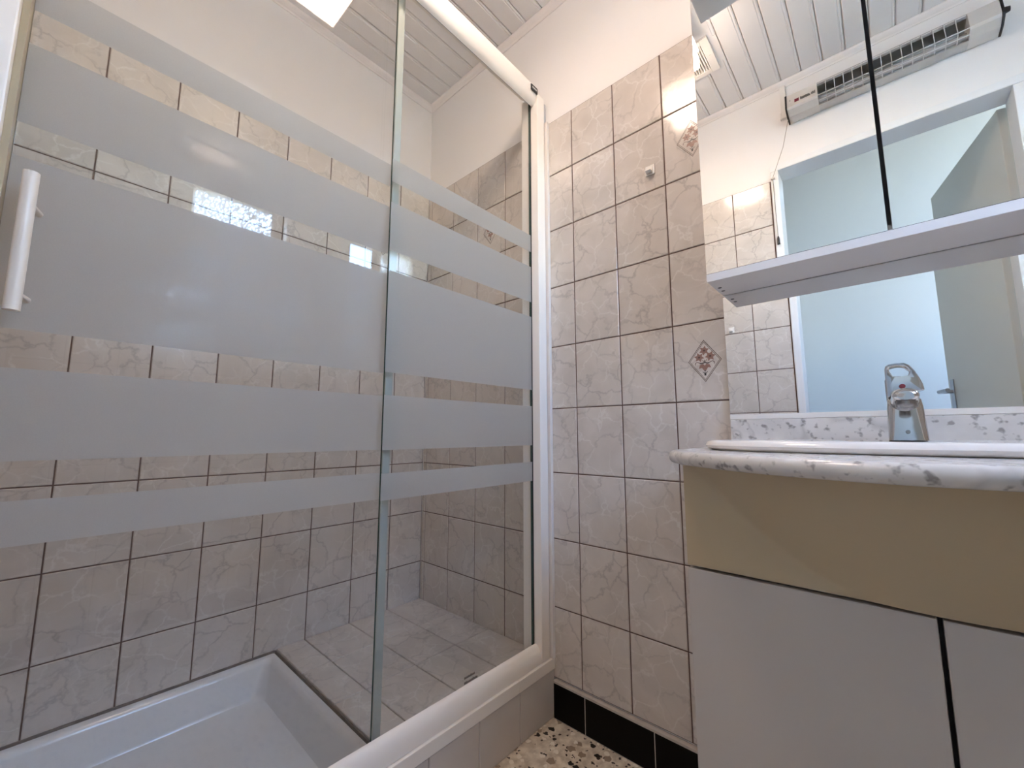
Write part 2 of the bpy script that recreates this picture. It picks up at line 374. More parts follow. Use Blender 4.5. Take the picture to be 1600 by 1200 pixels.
bedr = MB(); bedr.box(XW+.001, WX0-.001, YR-.0046, YR-.0022, WZ0, TOP); bedr.box(WX1+.001, -.0001, YR-.0046, YR-.0022, WZ0, TOP); bedr.build('grout_bed', 'grout', wb)
# printed diamond motif on decorated tiles (flat print, a hair proud)
def star(cx, cy, r, n, rot, inner=.5, sy=1):
    return [(cx + math.sin(rot+math.pi*k/n)*(r if k % 2 == 0 else r*inner), cy + math.cos(rot+math.pi*k/n)*(r if k % 2 == 0 else r*inner)*sy) for k in range(2*n)]
def motif(t):
    g = MB()
    def poly(pts, mi, z=.0002):
        g.mi = mi; g.add([(x, y, z) for x, y in pts], [tuple(range(len(pts)))])
    def frame(hw, hh, w, mi):
        g.mi = mi; k = w/hw
        o_ = [(hw, 0), (0, hh), (-hw, 0), (0, -hh)]; i_ = [(x*(1-k), y*(1-k)) for x, y in o_]
        g.add([(x, y, .0002) for x, y in o_+i_], [(a, (a+1) % 4, 4+(a+1) % 4, 4+a) for a in range(4)])
    frame(.0395, .053, .0018, 0); frame(.0358, .0482, .0013, 0)
    for cx, cy, r, rot in ((0, .0255, .0125, .2), (-.0125, .0095, .0125, -.3), (.0135, .0105, .0130, .4)):
        poly(star(cx, cy, r, 6, rot, .55), 1)
        poly(star(cx, cy, r*.25, 5, 0, .6), 0, .0003)
    poly([(-.0145, -.019), (-.0115, -.010), (-.004, -.0075), (0, -.012), (.004, -.0075), (.011, -.010), (.0145, -.018), (.007, -.017), (.003, -.024), (-.003, -.024), (-.007, -.0175)], 1)
    def stroke(pts, w, mi):
        for (x0, y0_), (x1, y1_) in zip(pts[:-1], pts[1:]):
            d = Vector((x1-x0, y1_-y0_)).normalized(); n = Vector((-d.y, d.x))*w/2
            poly([(x0+n.x, y0_+n.y), (x1+n.x, y1_+n.y), (x1-n.x, y1_-n.y), (x0-n.x, y0_-n.y)], mi, .00025)
    for s in (-1, 1):
        stroke([(s*.002, -.006), (s*.010, -.0055), (s*.018, -.002), (s*.0225, -.0045), (s*.0225, -.009)], .0014, 0)
        stroke([(s*.001, -.0045), (s*.006, -.0065), (s*.011, -.006)], .0026, 2)
    stroke([(0, .002), (0, -.006)], .0016, 2); stroke([(0, -.004), (-.007, .004)], .001, 0); stroke([(0, -.004), (.007, .005)], .001, 0)
    stroke([(-.006, -.027), (-.003, -.030), (.003, -.030), (.006, -.027)], .0014, 2)
    poly([(-.0022, -.0245), (.0022, -.0245), (.0022, -.0265), (-.0022, -.0265)], 2); poly([(-.0025, -.031), (.0025, -.031), (.002, -.037), (-.002, -.037)], 2)
    me = bpy.data.meshes.new('printed_motif'); me.from_pydata(g.v, [], g.f)
    for q in ('print_brown', 'print_rose', 'print_dark'): me.materials.append(M[q])
    for p, mi in zip(me.polygons, g.m): p.material_index = mi
    return me
MM = motif(None)
for t, _ in MOTIF:
    o = bpy.data.objects.new('printed_motif', MM); COL.objects.link(o); o.parent = t
    o['label'] = 'brown diamond outline around four rose flowers printed on tile'

# ceiling boards
VX0, VX1, VY0, VY1 = -.908, -.772, -1.052, -.928       # duct opening of the air vent
g = MB(); g.box(XW-.1, VX0, YR-.05, .05, ZC+.012, ZC+.10); g.box(VX1, .05, YR-.05, .05, ZC+.012, ZC+.10); g.box(VX0, VX1, YR-.05, VY0, ZC+.012, ZC+.10); g.box(VX0, VX1, VY1, .05, ZC+.012, ZC+.10)
ce = g.build('ceiling', 'board_gap'); struct(ce, 'white tongue and groove board ceiling', 'ceiling')
e0 = -.448+.0735*6
bme = {}
for k in range(0, 30):
    a, b = e0-.0735*(k+1), e0-.0735*k
    a = max(a, YR+.001); b = min(b, -.001)
    if b-a < .01: continue
    xs = ((XW+.001, -.001),)
    if b > VY0 and a < VY1: xs = ((XW+.001, VX0), (VX1, -.001))
    for xa, xb in xs:
      key = (round(b-a, 4), round(xb-xa, 4))
      if key not in bme:
        h = (b-a)/2; prof = [(-h+.0012, .012), (-h+.0012, .004), (-h+.0055, .0005), (-h+.0105, .0018), (-h+.0125, 0), (h-.0045, 0), (h-.0012, .004), (h-.0012, .012)]
        o = MB().prism(prof, 'x', -(xb-xa)/2, (xb-xa)/2).build('ceiling_board', 'board', None); bme[key] = o.data
        bpy.data.objects.remove(o)
      o = bpy.data.objects.new('ceiling_board', bme[key]); COL.objects.link(o); o.parent = ce; o.location = ((xa+xb)/2, (a+b)/2, ZC)
    if len(xs) == 2:      # the strip of a cut board that stays beside the duct opening
        for ya, yb in ((a+.0012, VY0), (VY1, b-.0012)):
            if yb-ya > .002: B(VX0, VX1, ya, yb, ZC, ZC+.012).build('ceiling_board', 'board', ce)
# crown mouldings
def crown(name, p0, p1, nrm):
    g = MB(); r = .020; n = Vector(nrm); prof = [(0, 0), (r, 0), (r, -.004), (r*.86, -.010), (r*.55, -.0155), (.006, -.019), (.003, -.024), (0, -.024)]
    g.loft([[Vector(p)+n*q[0]+Vector((0, 0, q[1])) for q in prof] for p in (p0, p1)])
    o = g.build(name, 'crown'); return struct(o)
zc = ZC-.0005
crown('trim_1', (.0045, 0, zc), (.0045, YR, zc), (-1, 0, 0)); crown('trim_2', (XW, .0045, zc), (-.0, .0045, zc), (0, -1, 0))
crown('trim_3', (XW-.0045, 0, zc), (XW-.0045, YR, zc), (1, 0, 0)); crown('trim_4', (XW, YR-.0045, zc), (0, YR-.0045, zc), (0, 1, 0))
for n_, l_ in (('trim_1', 'white crown moulding above the vanity wall'), ('trim_2', 'white crown moulding above the long shower wall'), ('trim_3', 'white crown moulding above the doorway wall'), ('trim_4', 'white crown moulding above the window wall')):
    bpy.data.objects[n_]['label'] = l_
# black skirting
sk = B(-.0106, .0048, YR+.002, -.6805, 0, .101).build('baseboard_right', 'mortar'); struct(sk, 'black glazed skirting tiles under the marbled wall tiles', 'skirting')
for a, b in spans([-.7896-.199*i for i in range(0, 7)][::-1], -1.30, -.682):
    puttile('skirting_tile', sk, (-.012, (a+b)/2, .0485), (0, -1, 0), (0, 0, 1), b-a, .096, 'black_tile', t=.006, gap=.0018)

# ------------------------------------------------------------------ doorway, door leaf, hallway
g = MB(); x0, x1 = XW-.105, XW+.006
g.box(x0, x1, JL+.029, JL, 0, HEAD); g.box(x0, x1, JR_, JR_-.029, 0, HEAD); g.box(x0, x1, JL+.029, JR_-.029, HEAD, HEAD+.029)
df = g.build('trim_5', 'white_paint', bevel=.003); struct(df, 'white painted door frame lining the doorway', 'door frame')
dl = thing('door_1', 'pale painted door leaf swung open into the hallway', 'door', (-1.315, -1.872, .008)); dl['kind'] = 'structure'
g = B(-1.955, -1.315, -1.892, -1.854, .008, 1.955); dleaf = g.build('door_leaf', 'door_paint', dl, bevel=.002)
g = MB(); g.box(-1.925, -1.885, -1.854, -1.850, .90, 1.09); dp = g.build('handle_plate', 'steel', dl, bevel=.001)
g = MB(); g.tube([(-1.905, -1.850, 1.03), (-1.905, -1.805, 1.03)], .009); g.tube([(-1.912, -1.805, 1.03), (-1.80, -1.803, 1.03)], .0095); g.build('lever', 'steel', dp, smooth=True)
dl.rotation_euler[2] = -math.atan2(.13, .64)
hw = MB(); HX = -2.55
hw.box(HX-.1, HX, -3.6, .6, 0, 3.0); o = hw.build('wall_hall_far', 'hall_wall'); struct(o, 'hallway wall seen through the doorway in the mirror', 'wall')
o = B(HX, XW-.1, .5, .6, 0, 3.0).build('wall_hall_end', 'hall_wall'); struct(o, 'closed end wall of the hallway', 'wall')
g = MB(); g.box(HX, -2.02, -3.5, -3.6, 0, 3.0); g.box(-1.71, XW-.1, -3.5, -3.6, 0, 3.0); g.box(-2.02, -1.71, -3.5, -3.6, 0, 1.4); g.box(-2.02, -1.71, -3.5, -3.6, 2.8, 3.0)
o = g.build('wall_hall_window', 'hall_wall'); struct(o, 'hallway wall with the tall window opening', 'wall')
g = MB(); g.box(XW-.1-.0005, XW-.14, .5, .12, 0, 3.0); g.box(XW-.1, XW-.14, YR-.16, -3.5, 0, 3.0); g.box(XW-.1, XW-.14, .12, YR-.16, 2.5, 3.0)
o = g.build('wall_hall_near', 'hall_wall'); struct(o, 'hallway wall beyond the bathroom', 'wall')
o = B(HX-.1, XW-.1, -3.6, .6, -.06, 0).build('floor_hall', 'hall_floor'); struct(o, 'pale hallway floor', 'floor')
o = B(HX-.1, XW-.1, -3.6, .6, 3.0, 3.06).build('ceiling_hall', 'hall_wall'); struct(o, 'white hallway ceiling', 'ceiling')

# ------------------------------------------------------------------ window
w1 = thing('window_1', 'small white window with its pebbled glass sash ajar', 'window', (WX0, YR-.06, WZ0)); w1['kind'] = 'structure'
g = MB(); fy0, fy1 = YR-.10, YR-.06
g.box(WX0, WX0+.03, fy0, fy1, WZ0, WZ1); g.box(WX1-.03, WX1, fy0, fy1, WZ0, WZ1); g.box(WX0+.03, WX1-.03, fy0, fy1, WZ0, WZ0+.03); g.box(WX0+.03, WX1-.03, fy0, fy1, WZ1-.03, WZ1)
g.build('window_frame', 'white_paint', w1)
sh = thing('window_sash_hinge', '', '', (WX0+.012, YR-.055, WZ0+.02)); 
for k_ in ('label', 'category'): del sh[k_]
bpy.data.objects.remove(sh)
a = math.radians(27); hx, hy = WX0+.012, YR-.052
def sp_(u, v, z):  # sash coordinates: u along the sash, v its thickness
    return (hx+u*math.cos(a)-v*math.sin(a), hy+u*math.sin(a)+v*math.cos(a), z)
def sbox(g, u0, u1, v0, v1, z0, z1):
    g.add([sp_(u, v, z) for u in (u0, u1) for v in (v0, v1) for z in (z0, z1)], [(0, 1, 3, 2), (4, 6, 7, 5), (0, 4, 5, 1), (2, 3, 7, 6), (0, 2, 6, 4), (1, 5, 7, 3)])
g = MB(); sw = .42; z0_, z1_ = WZ0+.022, WZ1-.022
sbox(g, 0, .045, 0, .035, z0_, z1_); sbox(g, sw-.045, sw, 0, .035, z0_, z1_); sbox(g, .045, sw-.045, 0, .035, z0_, z0_+.05); sbox(g, .045, sw-.045, 0, .035, z1_-.05, z1_)
sash = g.build('sash', 'white_paint', w1)
g = MB(); sbox(g, .045, sw-.045, .016, .0165, z0_+.05, z1_-.05); g.build('pane', 'pebble_glass', sash)

# ------------------------------------------------------------------ shower curb, ledge, tray
cu = thing('shower_curb', 'low shower curb faced with pale tiles under a white cap', 'curb', (-.6, -.64, 0))
B(XW+.001, -.0005, -.674, -.60, 0, .131).build('curb_core', 'mortar', cu)
for a_, b_ in spans([-.157-TW*i for i in range(8)][::-1], XW+.002, -.001):
    puttile('curb_tile', cu, ((a_+b_)/2, -.680, .0655), (1, 0, 0), (0, 0, 1), b_-a_, .131, 'curb_tile', t=.006, gap=.0016)
for a_, b_ in spans([-.162, -.62], XW+.002, -.001) if False else ((XW+.002, -.1635), (-.1625, -.001)):
    B(a_, b_, -.682, -.598, .1315, .1615).build('cap_strip', 'white_metal', cu, bevel=.0012)
ld = thing('shower_ledge', 'raised tiled ledge in the shower beside the tray', 'ledge', (-.27, -.3, 0))
B(-.540, -.0005, -.5975, -.0005, 0, .1545).build('ledge_core', 'ledge_grout', ld)
for a_, b_ in spans([-.455, -.301, -.150], -.540, -.001):
    for c_, d_ in spans([-.40, -.20], -.5975, -.001):
        puttile('ledge_tile', ld, ((a_+b_)/2, (c_+d_)/2, .160), (1, 0, 0), (0, 1, 0), b_-a_, d_-c_, 'ledge_tile', t=.005, gap=.003)
tr = thing('shower_tray', 'blue-white ceramic shower tray with deep square sides', 'shower tray', (-.87, -.3, 0))
def rrect(x0, x1, y0, y1, r, z, n=5):
    pts = []
    for cx, cy, a0 in ((x1-r, y1-r, 0), (x0+r, y1-r, 90), (x0+r, y0+r, 180), (x1-r, y0+r, 270)):
        for k in range(n+1):
            t = math.radians(a0+90*k/n); pts.append((cx+r*math.cos(t), cy+r*math.sin(t), z))
    return pts
X0, X1, Y0, Y1 = XW+.003, -.5435, -.5965, -.004
def ring(i, z, r): return rrect(X0+i, X1-i, Y0+i, Y1-i, r, z)
g = MB().loft([ring(0, .001, .006), ring(0, .148, .006), ring(.003, .152, .006), ring(.014, .152, .012), ring(.021, .148, .02), ring(.026, .138, .025),
               ring(.040, .075, .035), ring(.046, .064, .04), ring(.060, .059, .05), ring(.12, .057, .06), ring(.2, .054, .05)])
g.build('tray_basin', 'tray', tr, smooth=True)
g = MB(); g.box(X1+.0003, X1+.0033, Y0, Y1, .13, .1565); g.box(X0, X1, Y1+.0002, Y1+.0038, .13, .1565); g.build('sealant', 'caulk', tr)
g = MB().tube([(-.95, -.30, .0535), (-.95, -.30, .0575)], .045, 24); g.build('drain_cover', 'chrome', tr, smooth=True)

# ------------------------------------------------------------------ shower enclosure
en = thing('shower_enclosure', 'sliding shower screen of clear glass with frosted stripes in cream frame', 'shower screen', (-.6, -.64, .1615))
ZB = .162
def rail(name, prof, xa, xb, mat, **k): return MB().prism(prof, 'x', xa, xb).build(name, mat, en, smooth=True, **k)
def arc(cy, cz, ry, rz, a0, a1, n=10): return [(cy+ry*math.cos(math.radians(a0+(a1-a0)*k/n)), cz+rz*math.sin(math.radians(a0+(a1-a0)*k/n))) for k in range(n+1)]
low = arc(-.649, ZB+.001, .026, .048, 180, 95, 12) + [(-.6505, .195), (-.6505, ZB+.001)]
rail('bottom_rail', low, -1.145, -.0555, 'white_metal')
MB().box(-1.145, -.0555, -.650, -.604, ZB, ZB+.012).build('rail_track', 'white_metal', en)
ZT = 1.950
topp = arc(-.649, 2.003, .028, .054, 180, 262, 12) + [(-.6505, ZT+.004), (-.6505, 2.006), (-.677, 2.006)]
tr_ = rail('top_rail', topp, -1.145, -.0555, 'white_metal')
MB().prism([(-.6504, 1.962), (-.604, 2.0055), (-.6504, 2.0055)], 'x', -1.145, -.0555).build('top_track', 'white_metal', en)
bd = B(-.0905, -.0565, -.6796, -.6768, 1.981, 2.0015).build('badge', 'dark', tr_, bevel=.0008)
B(-.0855, -.0615, -.6802, -.6797, 1.9885, 1.9945).build('badge_print', 'aluminium', tr_)
for sgn, xin, xmid, xw_ in ((1, -.055, -.017, -.0008), (-1, -1.146, -1.188, XW+.0008)):
    po = B(xin, xmid, -.676, -.605, ZB, 1.992).build('post', 'white_metal', en, bevel=.002)
    B(xmid, xw_, -.670, -.612, ZB, 1.982).build('wall_profile', 'aluminium' if sgn > 0 else 'brass_frame', po)
    if sgn > 0: B(-.0125, -.0008, -.684, -.6705, ZB, 1.905).build('sealant', 'white_caulk', po)
    else: B(-1.146+.0002, -1.139, -.655, -.607, ZB+.012, 1.966).build('door_seal', 'brass_frame', po)
BANDS = [(1.424, 1.482), (1.252, 1.372), (.964, 1.203), (.790, .912), (.681, .739)]
def panel(name, xa, xb, y, label, za=ZB+.0125, zb=1.9655):
    g = MB(); t = .0028
    g.box(xa, xb, y-t, y+t, za, zb)
    for i in range(6):
        if i in (0, 1, 4, 5): g.m[i] = 1
    p = g.build(name, ['clear_glass', 'glass_edge'], en)
    p['label'] = label
    for c, d in BANDS:
        q = MB().add([(xa, y-t-.0003, c), (xb, y-t-.0003, c), (xb, y-t-.0003, d), (xa, y-t-.0003, d)], [(0, 1, 2, 3)]).build('frosted_band', 'frosted', p)
    return p
pf = panel('fixed_pane', -.579, -.0585, -.643, 'outer glass pane next to the vanity wall')
ps = panel('sliding_pane', -1.1385, -.556, -.6185, 'inner sliding glass pane with the long bar handle', zb=1.992)
B(-.0584, -.0556, -.6475, -.6385, ZB+.0125, 1.9655).build('gasket', 'dark', pf)
g = MB(); g.box(-.566, -.5555, -.6275, -.6216, ZB+.013, 1.98); g.build('edge_seal', 'seal', ps)
g = MB(); g.box(-.555, -.545, -.6155, -.6225, ZB+.013, 1.965); g.build('edge_profile', 'seal', ps)
g = MB(); g.tube([(-1.1165, -.662, .981), (-1.1165, -.662, 1.168)], .0078, 20)
for zz in (1.005, 1.128): g.tube([(-1.1155, -.655, zz), (-1.107, -.622, zz)], .0042, 12)
g.build('bar_handle', 'handle_cream', ps, smooth=True)
# tiny two-line safety print on the outer pane
random.seed(3)
g = MB()
for zz, xa, xb in ((.2235, -.330, -.297), (.2115, -.330, -.286)):
    x = xa
    while x < xb:
        w = random.uniform(.0012, .0024); g.box(x, x+w, -.6465, -.6460, zz-.0028, zz+random.uniform(.001, .0032)); x += w+.0007
g.build('safety_print', 'caulk', pf)

# ------------------------------------------------------------------ mirror cabinet
MX = -.1298; YL, YRR, YJ = -1.2055, -1.8055, -1.505
mc = thing('mirror_cabinet', 'white bathroom cabinet with two mirrored doors above a shelf', 'mirror cabinet', (-.065, -1.505, 1.1565))
g = MB(); g.box(-.118, -.0085, YL, YL-.016, 1.1745, 1.866); g.box(-.118, -.0085, YRR, YRR+.016, 1.1745, 1.866); g.box(-.118, -.0085, YL-.016, YRR+.016, 1.1745, 1.188); g.box(-.118, -.0085, YL-.016, YRR+.016, 1.852, 1.866); g.box(-.0125, -.0085, YL-.016, YRR+.016, 1.188, 1.852)
g.build('carcass', 'laminate_edge', mc)
sf = B(MX, -.0112, YL, YRR, 1.1565, 1.1735).build('shelf', ['laminate'], mc, bevel=.0006, seg=1)
B(MX-.0008, MX-.0001, YL, YRR, 1.1568, 1.1735).build('edge_band', 'laminate_edge', sf)
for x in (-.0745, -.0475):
    MB().tube([(x, -1.2165, 1.1563), (x, -1.2165, 1.1575)], .0042, 12).build('fixing_hole_shade', 'dark', sf)  # black discs stand in for the shade inside the shelf's fixing holes
for a_, b_ in ((YL, YJ+.0025), (YJ-.0040, YRR)):
    d = B(MX+.0045, -.1189, b_, a_, 1.1755, 1.8655).build('door', 'laminate_edge', mc)
    g = MB(); g.box(MX, MX+.0042, b_, a_, 1.1745, 1.8655); g.m = [0, 1, 1, 1, 1, 1]
    g.build('mirror_glass', ['mirror', 'mirror_edge'], d)
B(-.210, -.0085, YL, YRR, 1.8665, 1.93).build('canopy', 'laminate', mc, bevel=.001)
wm_ = thing('wall_mirror', 'wall mirror strip under the cabinet shelf resting on white ledge', 'mirror', (-.004, -1.505, .857))
g = MB(); g.box(-.008, -.0006, YL+.001, YRR, .869, 1.90); g.m = [0, 1, 1, 1, 1, 1]; g.build('mirror_glass', ['mirror', 'mirror_edge'], wm_)
B(-.016, -.0006, YL, YRR, .8575, .8687).build('ledge_strip', 'plastic_white', wm_, bevel=.0008)

# ------------------------------------------------------------------ marble backsplash, countertop
bs = B(-.0165, -.0006, YL, YRR, .7955, .857).build('backsplash', 'marble', org=(-.008, -1.505, .7955), bevel=.001)
tag(bs, 'low grey-veined marble backsplash under the wall mirror', 'backsplash')
CT, CB = .795, .772
def front(u): return -.305-.185*(1-u*u)
def outline(n=40):
    hw, yc = .342, -1.503; pts = [(-.0006, yc+hw)]
    cr = .05
    us = [math.cos(math.pi*k/n) for k in range(n+1)]
    fr_ = [(front(u), yc+hw*u) for u in us]
    # side down to the rounded corner
    pts += [(-.10, yc+hw), (-.2, yc+hw), (-.26, yc+hw-.0005), (-.285, yc+hw-.003), (-.303, yc+hw-.010), (-.318, yc+hw-.022)]
    pts += [p for p in fr_ if p[1] < yc+hw-.03 and p[1] > yc-hw+.03]
    pts += [(x, 2*yc-y) for x, y in [(-.318, yc+hw-.022), (-.303, yc+hw-.010), (-.285, yc+hw-.003), (-.26, yc+hw-.0005), (-.2, yc+hw), (-.10, yc+hw), (-.0006, yc+hw)]]
    return pts
def inset(pts, d):
    out = []; n = len(pts)
    for i, p in enumerate(pts):
        if i in (0, n-1): out.append((p[0], p[1]+(-d if i == 0 else d))); continue
        a_ = Vector(pts[i-1]); b_ = Vector(pts[i+1]); t = (b_-a_).normalized(); nn = Vector((-t.y, t.x))
        if nn.dot(Vector((-.2, -1.503))-Vector(p)) < 0: nn = -nn
        out.append((p[0]+nn.x*d, p[1]+nn.y*d))
    return out
ol = outline(); nO = len(ol); hh = (CT-CB)/2
BC = (-.175, -1.500)
def sup(a_, b_, e, n):
    r = []
    for k in range(n):
        t = 2*math.pi*k/n; c, s = math.cos(t), math.sin(t)
        r.append((BC[0]+math.copysign(abs(c)**(2/e), c)*b_, BC[1]+math.copysign(abs(s)**(2/e), s)*a_))
    return r
g = MB(); rings = []
for k in range(9):
    t = math.pi*k/8 - math.pi/2
    rings.append([(x, y, (CT+CB)/2+hh*math.sin(t)) for x, y in inset(ol, hh*(1-math.cos(t))*.9)])
g.loft(rings, cap=False)
# hole: each outline vertex joined to the matching hole vertex by angle
def hole_at(pts, z):
    r = []
    for x, y in pts:
        t = math.atan2((y-BC[1])/.255, (x-BC[0])/.11)
        c, s = math.cos(t), math.sin(t); q = (abs(c)**2.6+abs(s)**2.6)**(-1/2.6)
        r.append((BC[0]+.11*c*q, BC[1]+.255*s*q, z))
    return r
tp = rings[-1]; bt = rings[0]
g.loft([tp, hole_at([(p[0], p[1]) for p in tp], CT), hole_at([(p[0], p[1]) for p in tp], CB), bt], cap=False)
ct = g.build('countertop', 'marble', org=(-.2, -1.503, CB), smooth=True)
tag(ct, 'white grey-specked marble countertop with bowed rounded front edge', 'countertop')
# washbasin
wbn = thing('washbasin', 'white ceramic drop-in washbasin with raised rim on marble counter', 'washbasin', (BC[0], BC[1], CT))
N_ = 64
def sr(a_, b_, z, e=2.7, dx=0): return [(x+dx, y, z) for x, y in sup(a_, b_, e, N_)]
g = MB().loft([sr(.249, .104, CT+.001), sr(.287, .130, CT+.0008), sr(.294, .1355, CT+.0045), sr(.2955, .137, CT+.009), sr(.293, .1345, CT+.0145), sr(.287, .129, CT+.0178), sr(.278, .121, CT+.0188),
               sr(.262, .108, CT+.0185, 2.6, -.004), sr(.245, .084, CT+.015, 2.5, -.022), sr(.236, .077, CT+.004, 2.5, -.026), sr(.215, .068, CT-.04, 2.4, -.026), sr(.16, .05, CT-.09, 2.2, -.026), sr(.06, .025, CT-.112, 2, -.026)], cap=False)
g.add([(x, y, z) for x, y, z in sr(.06, .025, CT-.112, 2, -.026)], [tuple(range(N_))])
g.build('bowl', 'porcelain', wbn, smooth=True)
MB().tube([(BC[0]-.026, BC[1], CT-.1115), (BC[0]-.026, BC[1], CT-.109)], .02, 20).build('drain', 'chrome', wbn, smooth=True)
# ------------------------------------------------------------------ faucet
fc = thing('faucet', 'chrome single-lever mixer tap with looped handle on washbasin', 'faucet', (-.093, -1.499, CT+.0189))
FZ = CT+.0187; fy = -1.499
def rsec(xc, yc, z, hx, hy, r=.35, n=5, tilt=0):
    rr = min(hx, hy)*r*2*.5; pts = []
    for cx, cy, a0 in ((hx-rr, hy-rr, 0), (-hx+rr, hy-rr, 90), (-hx+rr, -hy+rr, 180), (hx-rr, -hy+rr, 270)):
        for k in range(n+1):
            t = math.radians(a0+90*k/n); dx = cx+rr*math.cos(t)
            pts.append((xc+dx, yc+cy+rr*math.sin(t), z+dx*tilt))
    return pts
g = MB().loft([rsec(-.093, fy, FZ, .026, .0245, .25), rsec(-.093, fy, FZ+.004, .026, .0245, .3), rsec(-.092, fy, FZ+.03, .0245, .0236, .4), rsec(-.091, fy, FZ+.055, .024, .0226, .5), rsec(-.091, fy, FZ+.068, .023, .0212, .7), rsec(-.090, fy, FZ+.076, .018, .016, .9), rsec(-.089, fy, FZ+.079, .009, .008, .9)])
body = g.build('body', 'chrome', fc, smooth=True)
# spout: lofted forward and slightly down
rings = []
for k, (x, z, hy, hz) in enumerate([(-.085, .052, .0185, .020), (-.11, .056, .018, .0185), (-.14, .0605, .0172, .0150), (-.165, .0632, .0165, .0125), (-.182, .0635, .016, .0115), (-.190, .0628, .0145, .0098), (-.1935, .062, .010, .007)]):
    rings.append([(x, fy+hy*math.cos(t), FZ+z+.007+hz*math.sin(t)*(1 if math.sin(t) > 0 else .85)) for t in [2*math.pi*q/24 for q in range(24)]])
g = MB().loft(rings); spt = g.build('spout', 'chrome', fc, smooth=True)
MB().tube([(-.176, fy, FZ+.062), (-.176, fy, FZ+.053), (-.176, fy, FZ+.0515)], [.0135, .0135, .0125], 24).build('aerator', 'chrome_dark', spt, smooth=True)
MB().tube([(-.1185, fy, FZ+.014), (-.1265, fy, FZ+.0145)], [.003, .0028], 12).build('rod_knob', 'chrome_dark', fc, smooth=True)
# lever: looped plate (silhouette read from the photo), leaning forward
def yz(px, py):
    return (-1.4785-(px-1380)*.000735, .943-(py-569)*.000985)
outp = [(1380, 628), (1379.5, 600), (1380, 578), (1382, 573), (1387, 570), (1400, 568.5), (1414, 569.5), (1422, 573), (1430, 583), (1437, 596), (1441, 606), (1443, 616), (1436, 617), (1418, 616), (1400, 619), (1388, 624)]
inp = [(1387, 590), (1385.5, 583), (1389, 577), (1400, 575), (1412, 576), (1420, 581), (1424, 590), (1405, 592)]
def hole_r(outp, inp):
    c = (1402, 585); ang = [math.atan2(p[1]-c[1], p[0]-c[0]) for p in outp]
    res = []
    for t in ang:
        d = Vector((math.cos(t), math.sin(t))); best = None
        for i in range(len(inp)):
            p, q = Vector(inp[i]), Vector(inp[(i+1) % len(inp)]); e = q-p; den = d.x*e.y-d.y*e.x
            if abs(den) < 1e-9: continue
            w = p-Vector(c); s = (w.x*e.y-w.y*e.x)/den; u = (w.x*d.y-w.y*d.x)/den
            if s > 0 and -.001 <= u <= 1.001: best = s if best is None else min(best, s)
        res.append((c[0]+d.x*(best or 5), c[1]+d.y*(best or 5)))
    return res
hi = hole_r(outp, inp); g = MB(); xa, xb = -.118, -.078
def lx(p, s):
    y, z = yz(*p); h = .0065+max(0, min(1, (.925-z)/.04))*.012; return (-.098+s*h-(z-.88)*.3, y, z)
A1 = [lx(p, -1) for p in outp]; A2 = [lx(p, 1) for p in outp]; H1 = [lx(p, -1) for p in hi]; H2 = [lx(p, 1) for p in hi]
g.loft([H2, A2, A1, H1, H2], cap=False)
lev = g.build('lever', 'chrome', fc, bevel=.0015, smooth=True, angle=60)
MB().tube([(-.1225, -1.4985, .903), (-.1250, -1.4985, .904)], .0038, 14).build('temperature_dot', 'red', fc, smooth=True)

# ------------------------------------------------------------------ vanity cabinet
va = thing('vanity_cabinet', 'vanity cabinet with cream bulging front panel over two pale glossy doors', 'vanity', (-.16, -1.503, 0))
VL, VR, VX = -1.2015, -1.8045, -.320
g = MB(); g.box(-.302, -.0135, VL, VL-.016, .07, .771); g.box(-.302, -.0135, VR, VR+.016, .07, .771); g.box(-.302, -.0135, VL-.016, VR+.016, .07, .086); g.box(-.03, -.0135, VL-.016, VR+.016, .086, .60)
g.build('carcass', 'laminate_edge', va)
B(-.26, -.03, VL-.01, VR+.01, 0, .07).build('plinth', 'dark', va)
for a_, b_ in ((VL, -1.4995), (-1.5045, VR)):
    B(VX, -.3035, b_, a_, .078, .5985).build('door', 'grey_gloss', va, bevel=.0018)
g = MB(); ny, nz_ = 90, 36; yc = -1.503; zt, zb = .7715, .6035
def bul(y, z):
    u = (y-yc)/.282; b = .118*(1-u*u)-.112*(zt-z)/(zt-zb)
    return max(0, b)
front_v = [[(VX-bul(y, z), y, z) for y in [VL+(VR-VL)*i/ny for i in range(ny+1)]] for z in [zb+(zt-zb)*j/nz_ for j in range(nz_+1)]]
back_v = [[(VX+.016, p[1], p[2]) for p in r] for r in front_v]
n1 = ny+1
g.add([p for r in front_v for p in r], [(j*n1+i, j*n1+i+1, (j+1)*n1+i+1, (j+1)*n1+i) for j in range(nz_) for i in range(ny)])
bnd = front_v[0] + [r[-1] for r in front_v[1:]] + front_v[-1][::-1][1:] + [r[0] for r in front_v[::-1]][1:-1]
g.loft([bnd, [(VX+.016, p[1], p[2]) for p in bnd]], cap=False); g.add([(VX+.016, y, z) for y, z in ((VL, zb), (VR, zb), (VR, zt), (VL, zt))], [(0, 1, 2, 3)])
g.build('front_panel', 'cream_gloss', va, smooth=True)['label'] = 'cream front panel with a rounded bulge under the basin'

